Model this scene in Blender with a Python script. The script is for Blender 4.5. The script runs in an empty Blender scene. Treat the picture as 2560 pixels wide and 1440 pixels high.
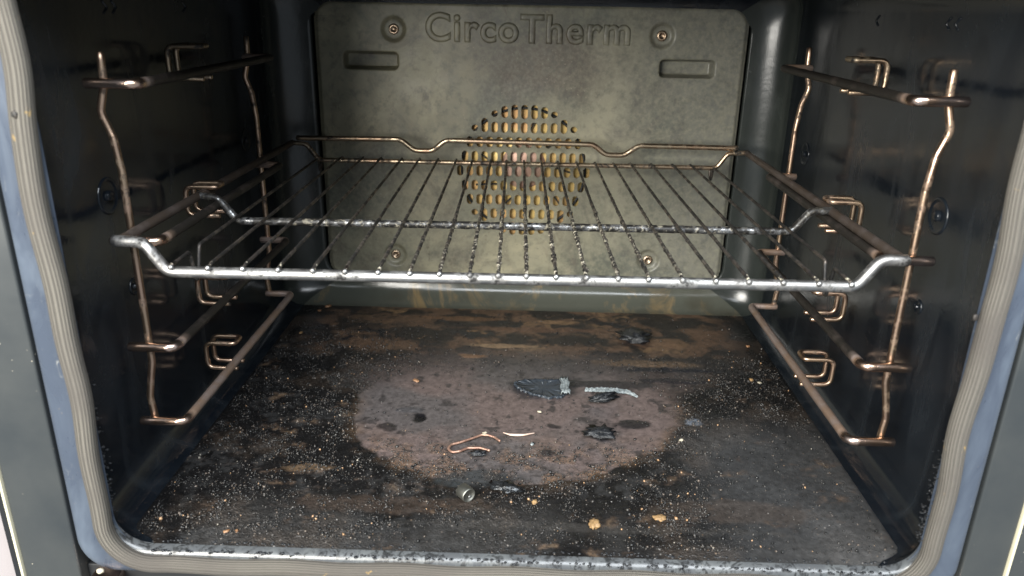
import bpy, bmesh, math, random
import numpy as np
from mathutils import Vector, Matrix, Euler
random.seed(7); rng = np.random.default_rng(11)
S = bpy.context.scene
C = S.collection

# ------------------------------------------------------------------ camera
CAM = dict(loc=(0.01046, -0.42319, 0.13309), yaw=-0.01804, pitch=0.35335, roll=0.01969, f=1914.0)
def cam_axes():
    y, p, r = CAM['yaw'], CAM['pitch'], CAM['roll']
    fw = Vector((math.sin(y)*math.cos(p), math.cos(y)*math.cos(p), -math.sin(p)))
    rt = Vector((math.cos(y), -math.sin(y), 0)); up = rt.cross(fw)
    r2 = rt*math.cos(r) + up*math.sin(r); u2 = -rt*math.sin(r) + up*math.cos(r)
    return r2, u2, fw
cd = bpy.data.cameras.new('camera'); cam = bpy.data.objects.new('camera', cd); C.objects.link(cam)
r2, u2, fw = cam_axes()
m = Matrix((r2, u2, -fw)).transposed().to_4x4(); m.translation = Vector(CAM['loc']); cam.matrix_world = m
cd.sensor_width = 36; cd.lens = CAM['f']/2560*36; cd.clip_start = 0.01; cd.clip_end = 50
cd.dof.use_dof = True; cd.dof.focus_distance = 0.60; cd.dof.aperture_fstop = 9
S.camera = cam

# ------------------------------------------------------------------ light
W = bpy.data.worlds.new('World'); S.world = W; W.use_nodes = True
W.node_tree.nodes['Background'].inputs[0].default_value = (0.80, 0.90, 1.0, 1)
W.node_tree.nodes['Background'].inputs[1].default_value = 0.45
def area(name, loc, target, sx, sy, power, col):
    ld = bpy.data.lights.new(name, 'AREA'); ld.shape = 'RECTANGLE'; ld.size = sx; ld.size_y = sy
    ld.energy = power; ld.color = col
    o = bpy.data.objects.new(name, ld); C.objects.link(o); o.location = loc
    o.rotation_euler = (Vector(target)-Vector(loc)).to_track_quat('-Z', 'Y').to_euler(); return o
area('window_light', (-0.78, -1.45, 0.50), (0.0, 0.3, -0.02), 0.8, 0.9, 80, (1.0, 0.97, 0.90))
area('ceiling_light', (0.25, -0.95, 1.0), (0.0, 0.1, -0.15), 1.2, 0.8, 46, (0.90, 0.95, 1.0))
S.view_settings.view_transform = 'Standard'; S.view_settings.look = 'None'
S.view_settings.exposure = 0.12; S.view_settings.gamma = 1.0

# ------------------------------------------------------------------ helpers
X0 = 0.0075                     # the cavity's middle plane
FLOOR = -0.183; CEIL = 0.153; BACK = 0.390
def tag(o, label=None, cat=None, group=None, kind=None):
    if label: o['label'] = label
    if cat: o['category'] = cat
    if group: o['group'] = group
    if kind: o['kind'] = kind
    return o
def thing(name, label, cat, loc=(0, 0, 0), group=None):
    o = bpy.data.objects.new(name, None); C.objects.link(o); o.location = loc; o.empty_display_size = .02
    return tag(o, label, cat, group)
def link(name, me, mat, parent=None, smooth=True):
    me.name = name
    o = bpy.data.objects.new(name, me); C.objects.link(o)
    if mat: me.materials.append(mat)
    if parent is not None:
        o.parent = parent; o.location = -Vector(parent_world(parent))
    if smooth:
        me.polygons.foreach_set('use_smooth', [True]*len(me.polygons))
    me.update(); return o
def parent_world(p):
    v = Vector(p.location)
    while p.parent: p = p.parent; v += p.location
    return v
def mesh(V, F, name='m'):
    me = bpy.data.meshes.new(name); me.from_pydata([tuple(v) for v in V], [], F); me.validate(); return me
class MB:
    def __init__(s): s.V = []; s.F = []
    def add(s, V, F):
        n = len(s.V); s.V += [tuple(v) for v in V]; s.F += [tuple(i+n for i in f) for f in F]
    def build(s, name, mat, parent=None, smooth=True): return link(name, mesh(s.V, s.F), mat, parent, smooth)
def fillet(P, r, n=6):
    P = [Vector(p) for p in P]
    rr = r if isinstance(r, (list, tuple)) else [r]*len(P)
    out = [P[0]]
    for i in range(1, len(P)-1):
        a, b, c = P[i-1], P[i], P[i+1]; u = (a-b); v = (c-b); lu, lv = u.length, v.length; u.normalize(); v.normalize()
        ang = u.angle(v, 0)
        if ang > 3.1 or rr[i] <= 0: out.append(b); continue
        t = min(rr[i]/max(math.tan(ang/2), 1e-3), lu*.49, lv*.49)
        p0, p1 = b+u*t, b+v*t
        for k in range(n+1):
            s = k/n; out.append(p0*(1-s)**2 + b*2*s*(1-s) + p1*s*s)
    out.append(P[-1]); return out
def resample(P, step):
    P = [Vector(p) for p in P]; out = [P[0]]
    for a, b in zip(P, P[1:]):
        n = max(1, int((b-a).length/step))
        for k in range(1, n+1): out.append(a.lerp(b, k/n))
    return out
def tube(P, r, ns=12, round_ends=True, rf=None, closed=False):
    """swept round bar; rf(i, angle) scales the radius"""
    P = [Vector(p) for p in P]; n = len(P); V = []; F = []
    T = []
    for i in range(n):
        a = P[max(i-1, 0)] if not closed else P[i-1]; b = P[min(i+1, n-1)] if not closed else P[(i+1) % n]
        T.append((b-a).normalized())
    nrm = T[0].orthogonal().normalized(); rings = []
    for i in range(n):
        nrm = (nrm - T[i]*nrm.dot(T[i])).normalized(); bn = T[i].cross(nrm)
        rad = r[i] if isinstance(r, (list, tuple)) else r
        ring = []
        for k in range(ns):
            a = 2*math.pi*k/ns; q = rad*(rf(i, k) if rf else 1)
            ring.append(P[i]+nrm*math.cos(a)*q+bn*math.sin(a)*q)
        rings.append(ring)
    r0 = r[0] if isinstance(r, (list, tuple)) else r; r1 = r[-1] if isinstance(r, (list, tuple)) else r
    if round_ends and not closed:
        def cap(ring, c, t, rad): return [[c+(v-c)*.75+t*rad*.25 for v in ring], [c+(v-c)*.35+t*rad*.42 for v in ring]]
        a = cap(rings[0], P[0], -T[0], r0); b = cap(rings[-1], P[-1], T[-1], r1)
        rings = [a[1], a[0]]+rings+b
    for ring in rings: V += ring
    m_ = len(rings)
    for i in range(m_ if closed else m_-1):
        j = (i+1) % m_
        for k in range(ns):
            F.append((i*ns+k, i*ns+(k+1) % ns, j*ns+(k+1) % ns, j*ns+k))
    if not closed:
        F.append(tuple(reversed(range(ns)))); F.append(tuple((m_-1)*ns+k for k in range(ns)))
    return V, F
def box(x0, x1, y0, y1, z0, z1, bev=0.0):
    bm = bmesh.new(); bmesh.ops.create_cube(bm, size=1)
    for v in bm.verts: v.co = Vector(((x0+x1)/2+v.co.x*(x1-x0), (y0+y1)/2+v.co.y*(y1-y0), (z0+z1)/2+v.co.z*(z1-z0)))
    if bev: bmesh.ops.bevel(bm, geom=bm.edges[:], offset=bev, segments=3, affect='EDGES', profile=.5)
    V = [v.co.copy() for v in bm.verts]; F = [tuple(v.index for v in f.verts) for f in bm.faces]; bm.free(); return V, F
def lathe(prof, loc, axis=(0, -1, 0), ns=28):
    """prof: (radius, height) along the axis"""
    ax = Vector(axis).normalized(); u = ax.orthogonal().normalized(); w = ax.cross(u); V = []; F = []
    for r, h in prof:
        for k in range(ns):
            a = 2*math.pi*k/ns; V.append(Vector(loc)+ax*h+(u*math.cos(a)+w*math.sin(a))*r)
    for i in range(len(prof)-1):
        for k in range(ns): F.append((i*ns+k, i*ns+(k+1) % ns, (i+1)*ns+(k+1) % ns, (i+1)*ns+k))
    F.append(tuple(reversed(range(ns)))); F.append(tuple((len(prof)-1)*ns+k for k in range(ns)))
    return V, F
# numpy value noise
def vnoise(x, y, seed):
    r = np.random.default_rng(seed); T = r.random((256, 256))
    xi = np.floor(x).astype(int); yi = np.floor(y).astype(int); fx = x-xi; fy = y-yi
    fx = fx*fx*(3-2*fx); fy = fy*fy*(3-2*fy)
    g = lambda a, b: T[a % 256, b % 256]
    return (g(xi, yi)*(1-fx)+g(xi+1, yi)*fx)*(1-fy)+(g(xi, yi+1)*(1-fx)+g(xi+1, yi+1)*fx)*fy
def fbm(x, y, f, seed, o=4, g=.5):
    s = 0; a = 1; t = 0
    for k in range(o): s = s+a*vnoise(x*f*2**k+17*k, y*f*2**k+31*k, seed+k); t += a; a *= g
    return s/t
def sm(a, b, x): t = np.clip((x-a)/(b-a), 0, 1); return t*t*(3-2*t)

# ------------------------------------------------------------------ materials
class NT:
    def __init__(s, name):
        s.m = bpy.data.materials.new(name); s.m.use_nodes = True; s.t = s.m.node_tree; s.N = s.t.nodes; s.L = s.t.links
        s.b = s.N['Principled BSDF']; s.tc = s.N.new('ShaderNodeTexCoord'); s.co = s.tc.outputs['Object']
    def n(s, typ, **k):
        o = s.N.new(typ)
        for a, v in k.items():
            if a in ('ins',):
                for i, x in v.items():
                    if hasattr(x, 'links') or isinstance(x, bpy.types.NodeSocket): s.L.new(x, o.inputs[i])
                    else: o.inputs[i].default_value = x
            else: setattr(o, a, v)
        return o
    def scaled(s, v): return s.n('ShaderNodeMapping', ins={0: s.co, 3: v}).outputs[0]
    def noise(s, sc, det=4, rough=.55, vec=None, dist=0): return s.n('ShaderNodeTexNoise', ins={'Vector': vec or s.co, 'Scale': sc, 'Detail': det, 'Roughness': rough, 'Distortion': dist}).outputs[0]
    def vor(s, sc, vec=None, out='Distance'): return s.n('ShaderNodeTexVoronoi', ins={'Vector': vec or s.co, 'Scale': sc}).outputs[out]
    def ramp(s, f, *st):
        r = s.n('ShaderNodeValToRGB', ins={0: f}); e = r.color_ramp.elements
        while len(e) < len(st): e.new(.5)
        for el, (p, c) in zip(e, st): el.position = p; el.color = (c, c, c, 1) if isinstance(c, (int, float)) else (*c, 1)
        return r.outputs[0]
    def mix(s, f, a, b):
        o = s.N.new('ShaderNodeMix'); o.data_type = 'RGBA'
        for i, x in ((0, f), (6, a), (7, b)):
            if isinstance(x, bpy.types.NodeSocket): s.L.new(x, o.inputs[i])
            else: o.inputs[i].default_value = x if i == 0 else ((*x, 1) if len(x) == 3 else x)
        return o.outputs[2]
    def math(s, op, a, b=0.0, clamp=False):
        o = s.N.new('ShaderNodeMath'); o.operation = op; o.use_clamp = clamp
        for i, x in ((0, a), (1, b)):
            if isinstance(x, bpy.types.NodeSocket): s.L.new(x, o.inputs[i])
            else: o.inputs[i].default_value = x
        return o.outputs[0]
    def bump(s, h, dist, strength=1.0, prev=None):
        o = s.n('ShaderNodeBump', ins={'Height': h, 'Distance': dist, 'Strength': strength})
        if prev: s.L.new(prev, o.inputs['Normal'])
        return o.outputs[0]
    def set(s, **k):
        for a, v in k.items():
            i = s.b.inputs[a.replace('_', ' ')]
            if isinstance(v, bpy.types.NodeSocket): s.L.new(v, i)
            else: i.default_value = (*v, 1) if isinstance(v, tuple) and len(v) == 3 else v
        return s.m
def attr(t, name, out): return t.n('ShaderNodeAttribute', attribute_name=name).outputs[out]

def enamel(name, base, smear=.5, r0=.13, r1=.34, scuff=None, lo=0.0):
    t = NT(name)
    st = t.scaled((6, 6, 1.6))
    a = t.noise(5, 6, .6, st, 1.2); b = t.noise(60, 5, .6); spk = t.vor(330)
    smr = t.ramp(a, (.46, 0), (.72, 1))
    col = t.mix(t.math('MULTIPLY', smr, smear), base, (base[0]*1.6+.008, base[1]*1.6+.009, base[2]*1.5+.010))
    sel = t.math('MULTIPLY', t.ramp(spk, (.10, 1), (.16, 0)), t.ramp(t.noise(22, 3), (.58, 0), (.66, 1)))
    col = t.mix(t.math('MULTIPLY', sel, .5), col, (.16, .13, .10))
    if scuff:
        sc_ = t.math('MULTIPLY', t.ramp(t.noise(150, 5, .75, t.scaled((1, 1, .45)), 1.0), (.60-lo, 0), (.68-lo, 1)), t.ramp(t.noise(14, 3), (.50-lo*2, 0), (.62-lo*2, 1)))
        col = t.mix(t.math('MULTIPLY', sc_, .8), col, scuff)
    rg = t.math('ADD', t.math('MULTIPLY', smr, r1-r0), t.math('MULTIPLY', b, .10)); rg = t.math('ADD', rg, r0-.03)
    h = t.math('ADD', t.math('MULTIPLY', t.noise(240, 4), .4), t.math('MULTIPLY', t.ramp(spk, (.0, 1), (.2, 0)), sel))
    return t.set(Base_Color=col, Roughness=rg, Specular_IOR_Level=.5, Normal=t.bump(h, .0004, .5, t.bump(t.noise(9, 3), .002, .5)))
M_WALL = enamel('black_enamel', (.0055, .0075, .0105), .75, .12, .32)
M_CORNER = enamel('grey_green_enamel', (.022, .026, .024), .5, .20, .32)
M_LIP = enamel('worn_grey_enamel', (.060, .064, .068), .8, .22, .36, (.006, .006, .006), .10)
M_FLANGE = enamel('blue_enamel', (.046, .057, .078), 1.0, .25, .45, (.26, .26, .24))

t = NT('rear_panel_enamel')
big = t.noise(7, 5, .6, None, .6); mid = t.noise(38, 6, .65); fine = t.noise(420, 4, .6)
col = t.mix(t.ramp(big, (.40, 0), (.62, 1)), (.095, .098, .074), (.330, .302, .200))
col = t.mix(t.ramp(mid, (.50, 0), (.72, .75)), col, (.260, .235, .160))
col = t.mix(t.ramp(t.noise(14, 5, .7, None, 1.5), (.48, 0), (.68, .85)), col, (.095, .082, .062))
# the burnt brown film that hangs below the lettering
sep = t.n('ShaderNodeSeparateXYZ', ins={0: t.co})
dx = t.math('MULTIPLY', t.math('SUBTRACT', sep.outputs[0], .025), 9.0); dz = t.math('MULTIPLY', t.math('SUBTRACT', sep.outputs[2], .078), 22.0)
rr_ = t.math('SQRT', t.math('ADD', t.math('MULTIPLY', dx, dx), t.math('MULTIPLY', dz, dz)))
rr_ = t.math('ADD', rr_, t.math('MULTIPLY', t.math('SUBTRACT', mid, .5), 1.6))
col = t.mix(t.ramp(rr_, (.3, .75), (1.1, 0)), col, (.095, .074, .054))
spk = t.vor(260); col = t.mix(t.math('MULTIPLY', t.ramp(spk, (.06, 1), (.12, 0)), t.ramp(t.noise(45, 2), (.46, 0), (.56, .9))), col, (.42, .38, .27))
spk2 = t.vor(150); col = t.mix(t.math('MULTIPLY', t.ramp(spk2, (.05, 1), (.10, 0)), t.ramp(t.noise(33, 2), (.6, 0), (.66, .9))), col, (.01, .01, .01))
sp_ = t.math('MULTIPLY', t.ramp(t.noise(55, 5, .7, t.scaled((1, 1, .6))), (.60, 0), (.66, 1)), t.ramp(t.noise(9, 3), (.45, 0), (.6, 1)))
col = t.mix(t.math('MULTIPLY', sp_, .6), col, (.070, .052, .034))
# light falloff painted into the dusty enamel: darker grey towards the right edge
falloff = t.math('ADD', sep.outputs[0], t.math('MULTIPLY', t.math('SUBTRACT', big, .5), .25))
col = t.mix(t.ramp(falloff, (.04, 0), (.20, .75)), col, (.092, .098, .096))
grn = t.noise(230, 4, .7); col = t.mix(t.math('MULTIPLY', t.ramp(grn, (.42, 0), (.72, 1)), .55), col, (.24, .23, .165))
col = t.mix(t.math('MULTIPLY', t.ramp(t.noise(120, 5, .7), (.50, 0), (.68, 1)), .45), col, (.055, .056, .046))
rg = t.math('ADD', t.math('MULTIPLY', mid, .30), .26)
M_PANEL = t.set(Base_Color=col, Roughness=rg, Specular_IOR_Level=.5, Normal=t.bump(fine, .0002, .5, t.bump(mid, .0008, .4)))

t = NT('greenish_enamel')
band = t.noise(9, 6, .7, t.scaled((2.2, 1, 1.1)), 1.2)
col = t.mix(t.ramp(band, (.54, 0), (.68, .75)), (.066, .070, .058), (.22, .155, .075))
col = t.mix(t.ramp(t.noise(26, 5), (.5, 0), (.7, .7)), col, (.050, .048, .036))
M_COVE = t.set(Base_Color=col, Roughness=t.math('ADD', t.math('MULTIPLY', t.noise(30, 4), .22), .05), Normal=t.bump(t.noise(60, 4), .0003, .35))

def metal(name, c1, c2, rough=.26, crust=0.0, dark=.0):
    t = NT(name); n1 = t.noise(38, 5, .65, None, .8); n2 = t.noise(700, 3)
    col = t.mix(t.ramp(n1, (.36, 0), (.64, 1)), c1, c2)
    mt = 1.0; rg = t.math('ADD', t.math('MULTIPLY', n1, .22), rough-.08)
    h = n2
    if dark:
        dk = t.ramp(t.noise(90, 5, .7), (.56-dark*.3, 0), (.70-dark*.3, 1))
        col = t.mix(dk, col, (.012, .011, .010)); rg = t.math('ADD', rg, t.math('MULTIPLY', dk, .25))
        mt = t.math('SUBTRACT', 1.0, t.math('MULTIPLY', dk, .8))
    if crust:
        cr = t.math('MULTIPLY', t.ramp(t.noise(330, 4, .7), (.54, 0), (.60, 1)), attr(t, 'crust', 'Fac'))
        col = t.mix(cr, col, (.55, .50, .38)); mt = t.math('MULTIPLY', mt, t.math('SUBTRACT', 1.0, cr)); rg = t.math('ADD', rg, t.math('MULTIPLY', cr, .5), True)
        h = t.math('ADD', h, t.math('MULTIPLY', cr, 2.0))
    return t.set(Base_Color=col, Metallic=mt, Roughness=rg, Normal=t.bump(h, .00012, .6))
M_CHROME = metal('tarnished_steel', (.40, .40, .39), (.26, .25, .24), .40, dark=.22)
M_BRONZE = metal('heat_tinted_steel', (.46, .38, .27), (.36, .25, .17), .30, dark=.25)
M_COPPER = metal('copper_toned_steel', (.50, .34, .25), (.38, .28, .19), .32, dark=.12)
t = NT('darkened_steel'); n1 = t.noise(60, 5, .65); dark_mask = t.math('MULTIPLY', attr(t, 'crust', 'Fac'), t.ramp(n1, (.15, .9), (.5, 1)))  # the crust value takes the bare metal towards black
col = t.mix(dark_mask, t.mix(t.ramp(n1, (.4, 0), (.6, 1)), (.66, .52, .46), (.62, .42, .30)), t.mix(n1, (.007, .0065, .006), (.020, .017, .014)))
M_RAIL = t.set(Base_Color=col, Metallic=t.math('SUBTRACT', 1.0, t.math('MULTIPLY', dark_mask, .93)), Specular_IOR_Level=.3, Roughness=t.math('ADD', .26, t.math('MULTIPLY', dark_mask, .26)), Normal=t.bump(t.noise(600, 3), .00015, .7))
M_MID = metal('greasy_steel', (.34, .35, .36), (.26, .26, .26), .20, crust=1, dark=.7)
M_RUNG = metal('burnt_rung_steel', (.20, .17, .14), (.12, .10, .09), .30, crust=1, dark=.6)
M_CAP = metal('brushed_grey_steel', (.30, .30, .27), (.24, .24, .21), .46)
M_SCREW = metal('brown_screw_steel', (.46, .36, .26), (.36, .26, .18), .3)

t = NT('amber_enamel'); n1 = t.noise(25, 4, .6)
col = t.mix(t.ramp(n1, (.4, 0), (.65, 1)), (1.0, .72, .28), (1.0, .60, .28))
M_AMBER = t.set(Base_Color=col, Roughness=.45, Metallic=.25)
t = NT('pinkish_steel'); M_FAN = t.set(Base_Color=t.mix(t.noise(80), (.75, .48, .38), (.6, .4, .3)), Roughness=.55, Metallic=.3)
t = NT('dark_void'); M_DARK = t.set(Base_Color=(.006, .007, .008), Roughness=.6)

t = NT('braided_glass_fibre')
uv = t.n('ShaderNodeUVMap', uv_map='UVMap').outputs[0]
s_ = t.n('ShaderNodeSeparateXYZ', ins={0: uv})
# chevron braid: strands slant one way in one rib and the other way in the next
rib = t.math('PINGPONG', s_.outputs[1], .5)
ph = t.math('ADD', t.math('MULTIPLY', s_.outputs[0], 1000.0), t.math('MULTIPLY', rib, 2.4))
wv = t.math('MULTIPLY', t.math('SINE', t.math('MULTIPLY', ph, 2*math.pi/1.15)), .5)
ribh = t.math('SINE', t.math('MULTIPLY', s_.outputs[1], 2*math.pi))
h = t.math('ADD', wv, t.math('MULTIPLY', ribh, .38))
fz = t.noise(900, 3)
f = t.math('ADD', t.math('MULTIPLY', h, .45), .5)
col = t.mix(t.ramp(f, (.15, 0), (.7, 1)), (.032, .029, .025), (.165, .150, .126))
col = t.mix(t.ramp(t.noise(16, 5, .6), (.46, 0), (.64, .75)), col, (.090, .080, .070))
col = t.mix(t.ramp(t.noise(48, 5, .7), (.68, 0), (.71, .7)), col, (.36, .24, .09))
M_GASKET = t.set(Base_Color=col, Roughness=.8, Specular_IOR_Level=.35, Normal=t.bump(t.math('ADD', h, t.math('MULTIPLY', fz, .6)), .0005, .8))

t = NT('grey_trim_paint'); n1 = t.noise(12, 5, .6)
col = t.mix(t.ramp(n1, (.35, 0), (.7, 1)), (.028, .032, .034), (.043, .046, .045))
sel = t.math('MULTIPLY', t.ramp(t.vor(240), (.06, 1), (.13, 0)), t.ramp(t.noise(40, 2), (.55, 0), (.62, .8)))
col = t.mix(sel, col, (.40, .36, .28))
M_TRIM = t.set(Base_Color=col, Roughness=t.math('ADD', t.math('MULTIPLY', n1, .2), .28), Normal=t.bump(t.noise(18, 3), .001, .3))
t = NT('cream_strip'); M_CREAM = t.set(Base_Color=t.mix(t.noise(60), (.62, .58, .42), (.5, .46, .34)), Roughness=.5)
t = NT('cabinet_laminate'); M_CAB = t.set(Base_Color=t.mix(t.noise(9), (.30, .27, .27), (.26, .24, .24)), Roughness=.5)

# the floor: colour and roughness of the burnt layers come from mesh attributes computed below
t = NT('burnt_floor')
c0 = attr(t, 'stain', 'Color'); gl = attr(t, 'rough', 'Fac'); cru = attr(t, 'crust', 'Fac')
n1 = t.noise(260, 5, .65); n2 = t.noise(1100, 3, .6)
col = t.mix(t.ramp(n1, (.30, 0), (.75, 1)), t.n('ShaderNodeVectorMath', operation='SCALE', ins={0: c0, 'Scale': .60}).outputs[0], t.n('ShaderNodeVectorMath', operation='SCALE', ins={0: c0, 'Scale': 1.5}).outputs[0])
v1 = t.n('ShaderNodeTexVoronoi', ins={'Vector': t.co, 'Scale': 520.0})
hue = t.n('ShaderNodeSeparateColor', ins={0: v1.outputs['Color']})
den = t.math('ADD', t.math('MULTIPLY', t.math('MULTIPLY', cru, t.ramp(t.noise(90, 4), (.48, .1), (.62, 1))), .16), .006)
on = t.math('MULTIPLY', t.math('LESS_THAN', hue.outputs[0], den), t.math('LESS_THAN', v1.outputs['Distance'], .30))
col = t.mix(t.math('MULTIPLY', on, .8), col, t.mix(hue.outputs[1], (.17, .12, .08), (.28, .27, .26)))
gran = t.n('ShaderNodeTexVoronoi', ins={'Vector': t.co, 'Scale': 800.0}).outputs['Distance']
hh = t.math('ADD', t.math('MULTIPLY', t.math('MULTIPLY', gran, cru), 1.3), t.math('MULTIPLY', n2, .5))
M_FLOOR = t.set(Base_Color=col, Roughness=gl, Specular_IOR_Level=.36, Normal=t.bump(hh, .0007, .8))

t = NT('crumb_mix'); M_CRUMB = t.set(Base_Color=attr(t, 'stain', 'Color'), Roughness=.22)
def plain(name, a, b, rough, sc=200, spec=.5, bmp=.0003, metallic=0.0):
    t = NT(name); n = t.noise(sc, 5, .65)
    return t.set(Base_Color=t.mix(t.ramp(n, (.35, 0), (.65, 1)), a, b), Roughness=rough, Specular_IOR_Level=spec, Metallic=metallic, Normal=t.bump(n, bmp, .7))
M_CHAR = plain('glossy_char', (.007, .008, .010), (.022, .024, .027), .30, 700, bmp=.0012)
M_FLAKE = plain('slate_char', (.022, .028, .036), (.034, .042, .052), .38, 160)
M_ASH = plain('pale_ash', (.30, .33, .33), (.10, .12, .13), .35, 500, bmp=.0006)
M_TAN = plain('tan_crumb', (.34, .21, .09), (.16, .10, .05), .6, 700, bmp=.0006)
M_ORANGE = plain('orange_crumb', (.30, .16, .08), (.16, .09, .05), .5, 500)
M_WHITE = plain('white_crumb', (.60, .54, .40), (.4, .36, .28), .5, 500)
M_COPW = plain('copper_wire', (.42, .26, .19), (.22, .12, .09), .42, 130, metallic=.6)
M_SPLINT = plain('pale_splinter', (.62, .50, .42), (.42, .28, .22), .5, 300)

# ------------------------------------------------------------------ the oven
oven = thing('oven', 'open black oven with a perforated fan panel and a burnt dirty floor', 'oven', (X0, 0.16, FLOOR))
NC = 10
def section(hw, z0, z1, r):
    """rounded rectangle, from bottom middle anticlockwise; returns list (x,z,region)"""
    pts = []
    def arc(cx, cz, a0, a1, reg):
        for k in range(NC+1):
            a = math.radians(a0+(a1-a0)*k/NC); pts.append((cx+r*math.cos(a), cz+r*math.sin(a), reg))
    arc(hw-r, z0+r, -90, 0, 'R'); 
    n = 24
    for k in range(1, n): pts.append((hw, z0+r+(z1-z0-2*r)*k/n, 'R'))
    arc(hw-r, z1-r, 0, 90, 'R')
    for k in range(1, n): pts.append((hw-r-(2*(hw-r))*k/n, z1, 'C'))
    arc(-hw+r, z1-r, 90, 180, 'L')
    for k in range(1, n): pts.append((-hw, z1-r-(z1-z0-2*r)*k/n, 'L'))
    arc(-hw+r, z0+r, 180, 270, 'L')
    for k in range(1, n): pts.append((-hw+r+(2*(hw-r))*k/n, z0, 'F'))
    return pts
stations = [(-.0410, .2500, -.1925, .1600, .030), (-.0438, .2485, -.1912, .158, .029), (-.0450, .2470, -.1890, .157, .027), (-.0442, .2455, -.1860, .155, .025), (-.0420, .2449, FLOOR-.0008, .153, .023), (-.0385, .2448, FLOOR, .153, .022),
            (-.0340, .2470, FLOOR, CEIL, .020), (-.0300, .2545, FLOOR, CEIL, .020), (-.0255, .2600, FLOOR, CEIL, .020), (-.0190, .2620, FLOOR, CEIL, .020), (.012, .2620, FLOOR, CEIL, .020)]
for k in range(1, 12): stations.append((.012+(.362-.012)*k/11, .262, FLOOR, CEIL, .020))
for k in range(1, 9):
    a = math.pi/2*k/8; d = .026*(1-math.cos(a)); stations.append((.362+.026*math.sin(a), .262-d*1.46, FLOOR+d, CEIL-d, .020+.0*k))
secs = [section(*s[1:]) for s in stations]
n = len(secs[0])
def shell(test, name, mat, parent=oven, xoff=X0):
    V = []; F = []; idx = {}
    def vid(i, k):
        if (i, k) not in idx:
            idx[(i, k)] = len(V); p = secs[i][k]; V.append((p[0]+xoff, stations[i][0], p[1]))
        return idx[(i, k)]
    for i in range(len(secs)-1):
        for k in range(n):
            k2 = (k+1) % n; ra, rb = secs[i][k][2], secs[i][k2][2]
            reg = ra if ra == rb else (ra if ra in 'CF' else rb)
            if test(i, reg): F.append((vid(i, k), vid(i, k2), vid(i+1, k2), vid(i+1, k)))
    return link(name, mesh(V, F), mat, parent)
iback = len(stations)-10      # the first station of the rear cove (where the flat floor ends)
wl = shell(lambda i, r: r == 'L' and i >= 5 and stations[i][0] < .3619, 'side_wall', M_WALL)
wr = shell(lambda i, r: r == 'R' and i >= 5 and stations[i][0] < .3619, 'side_wall', M_WALL)
shell(lambda i, r: r == 'C', 'ceiling_panel', M_WALL)
for q_ in 'LR': shell(lambda i, r: r == q_ and i <= 4, 'opening_rim', M_LIP)
shell(lambda i, r: r == 'F' and i <= 4, 'front_lip', M_LIP)
shell(lambda i, r: r == 'F' and stations[i][0] > .3619, 'rear_cove', M_COVE)
for q_ in 'LR': shell(lambda i, r: r == q_ and stations[i][0] > .3619, 'rear_corner', M_CORNER)

# flat floor as a dense sheet with real relief
fx0, fx1, fy0, fy1 = X0-.2455, X0+.2455, -.0390, .3622
nx, ny = 492, 403
gx = np.linspace(fx0, fx1, nx); gy = np.linspace(fy0, fy1, ny); X, Y = np.meshgrid(gx, gy)
def poly_sdf(px, py, P):
    P = np.array(P); d = np.full(px.shape, 1e9); ins = np.zeros(px.shape, bool)
    for (ax, ay), (bx, by) in zip(P, np.roll(P, -1, 0)):
        ex, ey = bx-ax, by-ay; wx, wy = px-ax, py-ay; tt = np.clip((wx*ex+wy*ey)/(ex*ex+ey*ey), 0, 1)
        d = np.minimum(d, (wx-ex*tt)**2+(wy-ey*tt)**2)
        c = ((ay > py) != (by > py)) & (px < (bx-ax)*(py-ay)/(by-ay+1e-12)+ax); ins ^= c
    return np.where(ins, -np.sqrt(d), np.sqrt(d))
PATCH = [(-0.124, 0.121), (-0.128, 0.162), (-0.123, 0.189), (-0.109, 0.214), (-0.083, 0.229), (-0.038, 0.24), (0.004, 0.246), (0.065, 0.242), (0.105, 0.228), (0.132, 0.204), (0.163, 0.217), (0.158, 0.202), (0.137, 0.179), (0.138, 0.156), (0.136, 0.123), (0.121, 0.092), (0.099, 0.069), (0.086, 0.059), (0.068, 0.049), (0.011, 0.031), (-0.032, 0.032), (-0.061, 0.045), (-0.086, 0.054), (-0.105, 0.074), (-0.119, 0.096)]
wx_ = (fbm(X, Y, 70, 3)-.5)*.014; wy_ = (fbm(X, Y, 70, 9)-.5)*.014
sd = poly_sdf(X+wx_, Y+wy_, PATCH)
edge = .0015+.045*sm(.15, .215, Y)+.010*sm(.08, .14, X)*sm(.06, .12, Y)                         # sharp rim in front, fading out at the back
patch = sm(1, -1, sd/edge)
f1 = fbm(X, Y, 28, 21, 5); f2 = fbm(X, Y, 90, 33, 4); f3 = fbm(X, Y, 14, 41, 4); st = fbm(X*.75+(fbm(X, Y, 30, 52)-.5)*.05, Y+(fbm(X, Y, 30, 53)-.5)*.03, 42, 51, 5, .6); f4 = fbm(X, Y, 260, 61, 3)
gran = vnoise(X*520, Y*520, 71)*.6+vnoise(X*900, Y*900, 73)*.4
back = sm(.215, .27, Y)
crust = np.clip((1-patch)*(1-back)*(.45+1.2*(f1-.35)), 0, 1)
crust = np.maximum(crust, np.clip((.30-np.abs(X+.17)*3.2), 0, 1)*2.2*sm(.02, .07, Y)*sm(.34, .27, Y)*(1-patch))
crust *= 1-.75*sm(.12, .17, X)*sm(.15, .11, Y)             # right front is a smooth grey film
crust = np.clip(crust+patch*.75*sm(.11, .055, Y+.02*(f2-.5))*sm(.40, .62, f2+.12), 0, 1)*1.0
def C3(a): return np.array(a)[None, None, :]
def mixc(a, b, m): return a*(1-m[..., None])+b*m[..., None]
col = C3((.0070, .0068, .0070))+np.zeros((*X.shape, 3))
col = mixc(col, C3((.050, .036, .026)), sm(.52, .74, f1)*.40)
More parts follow.
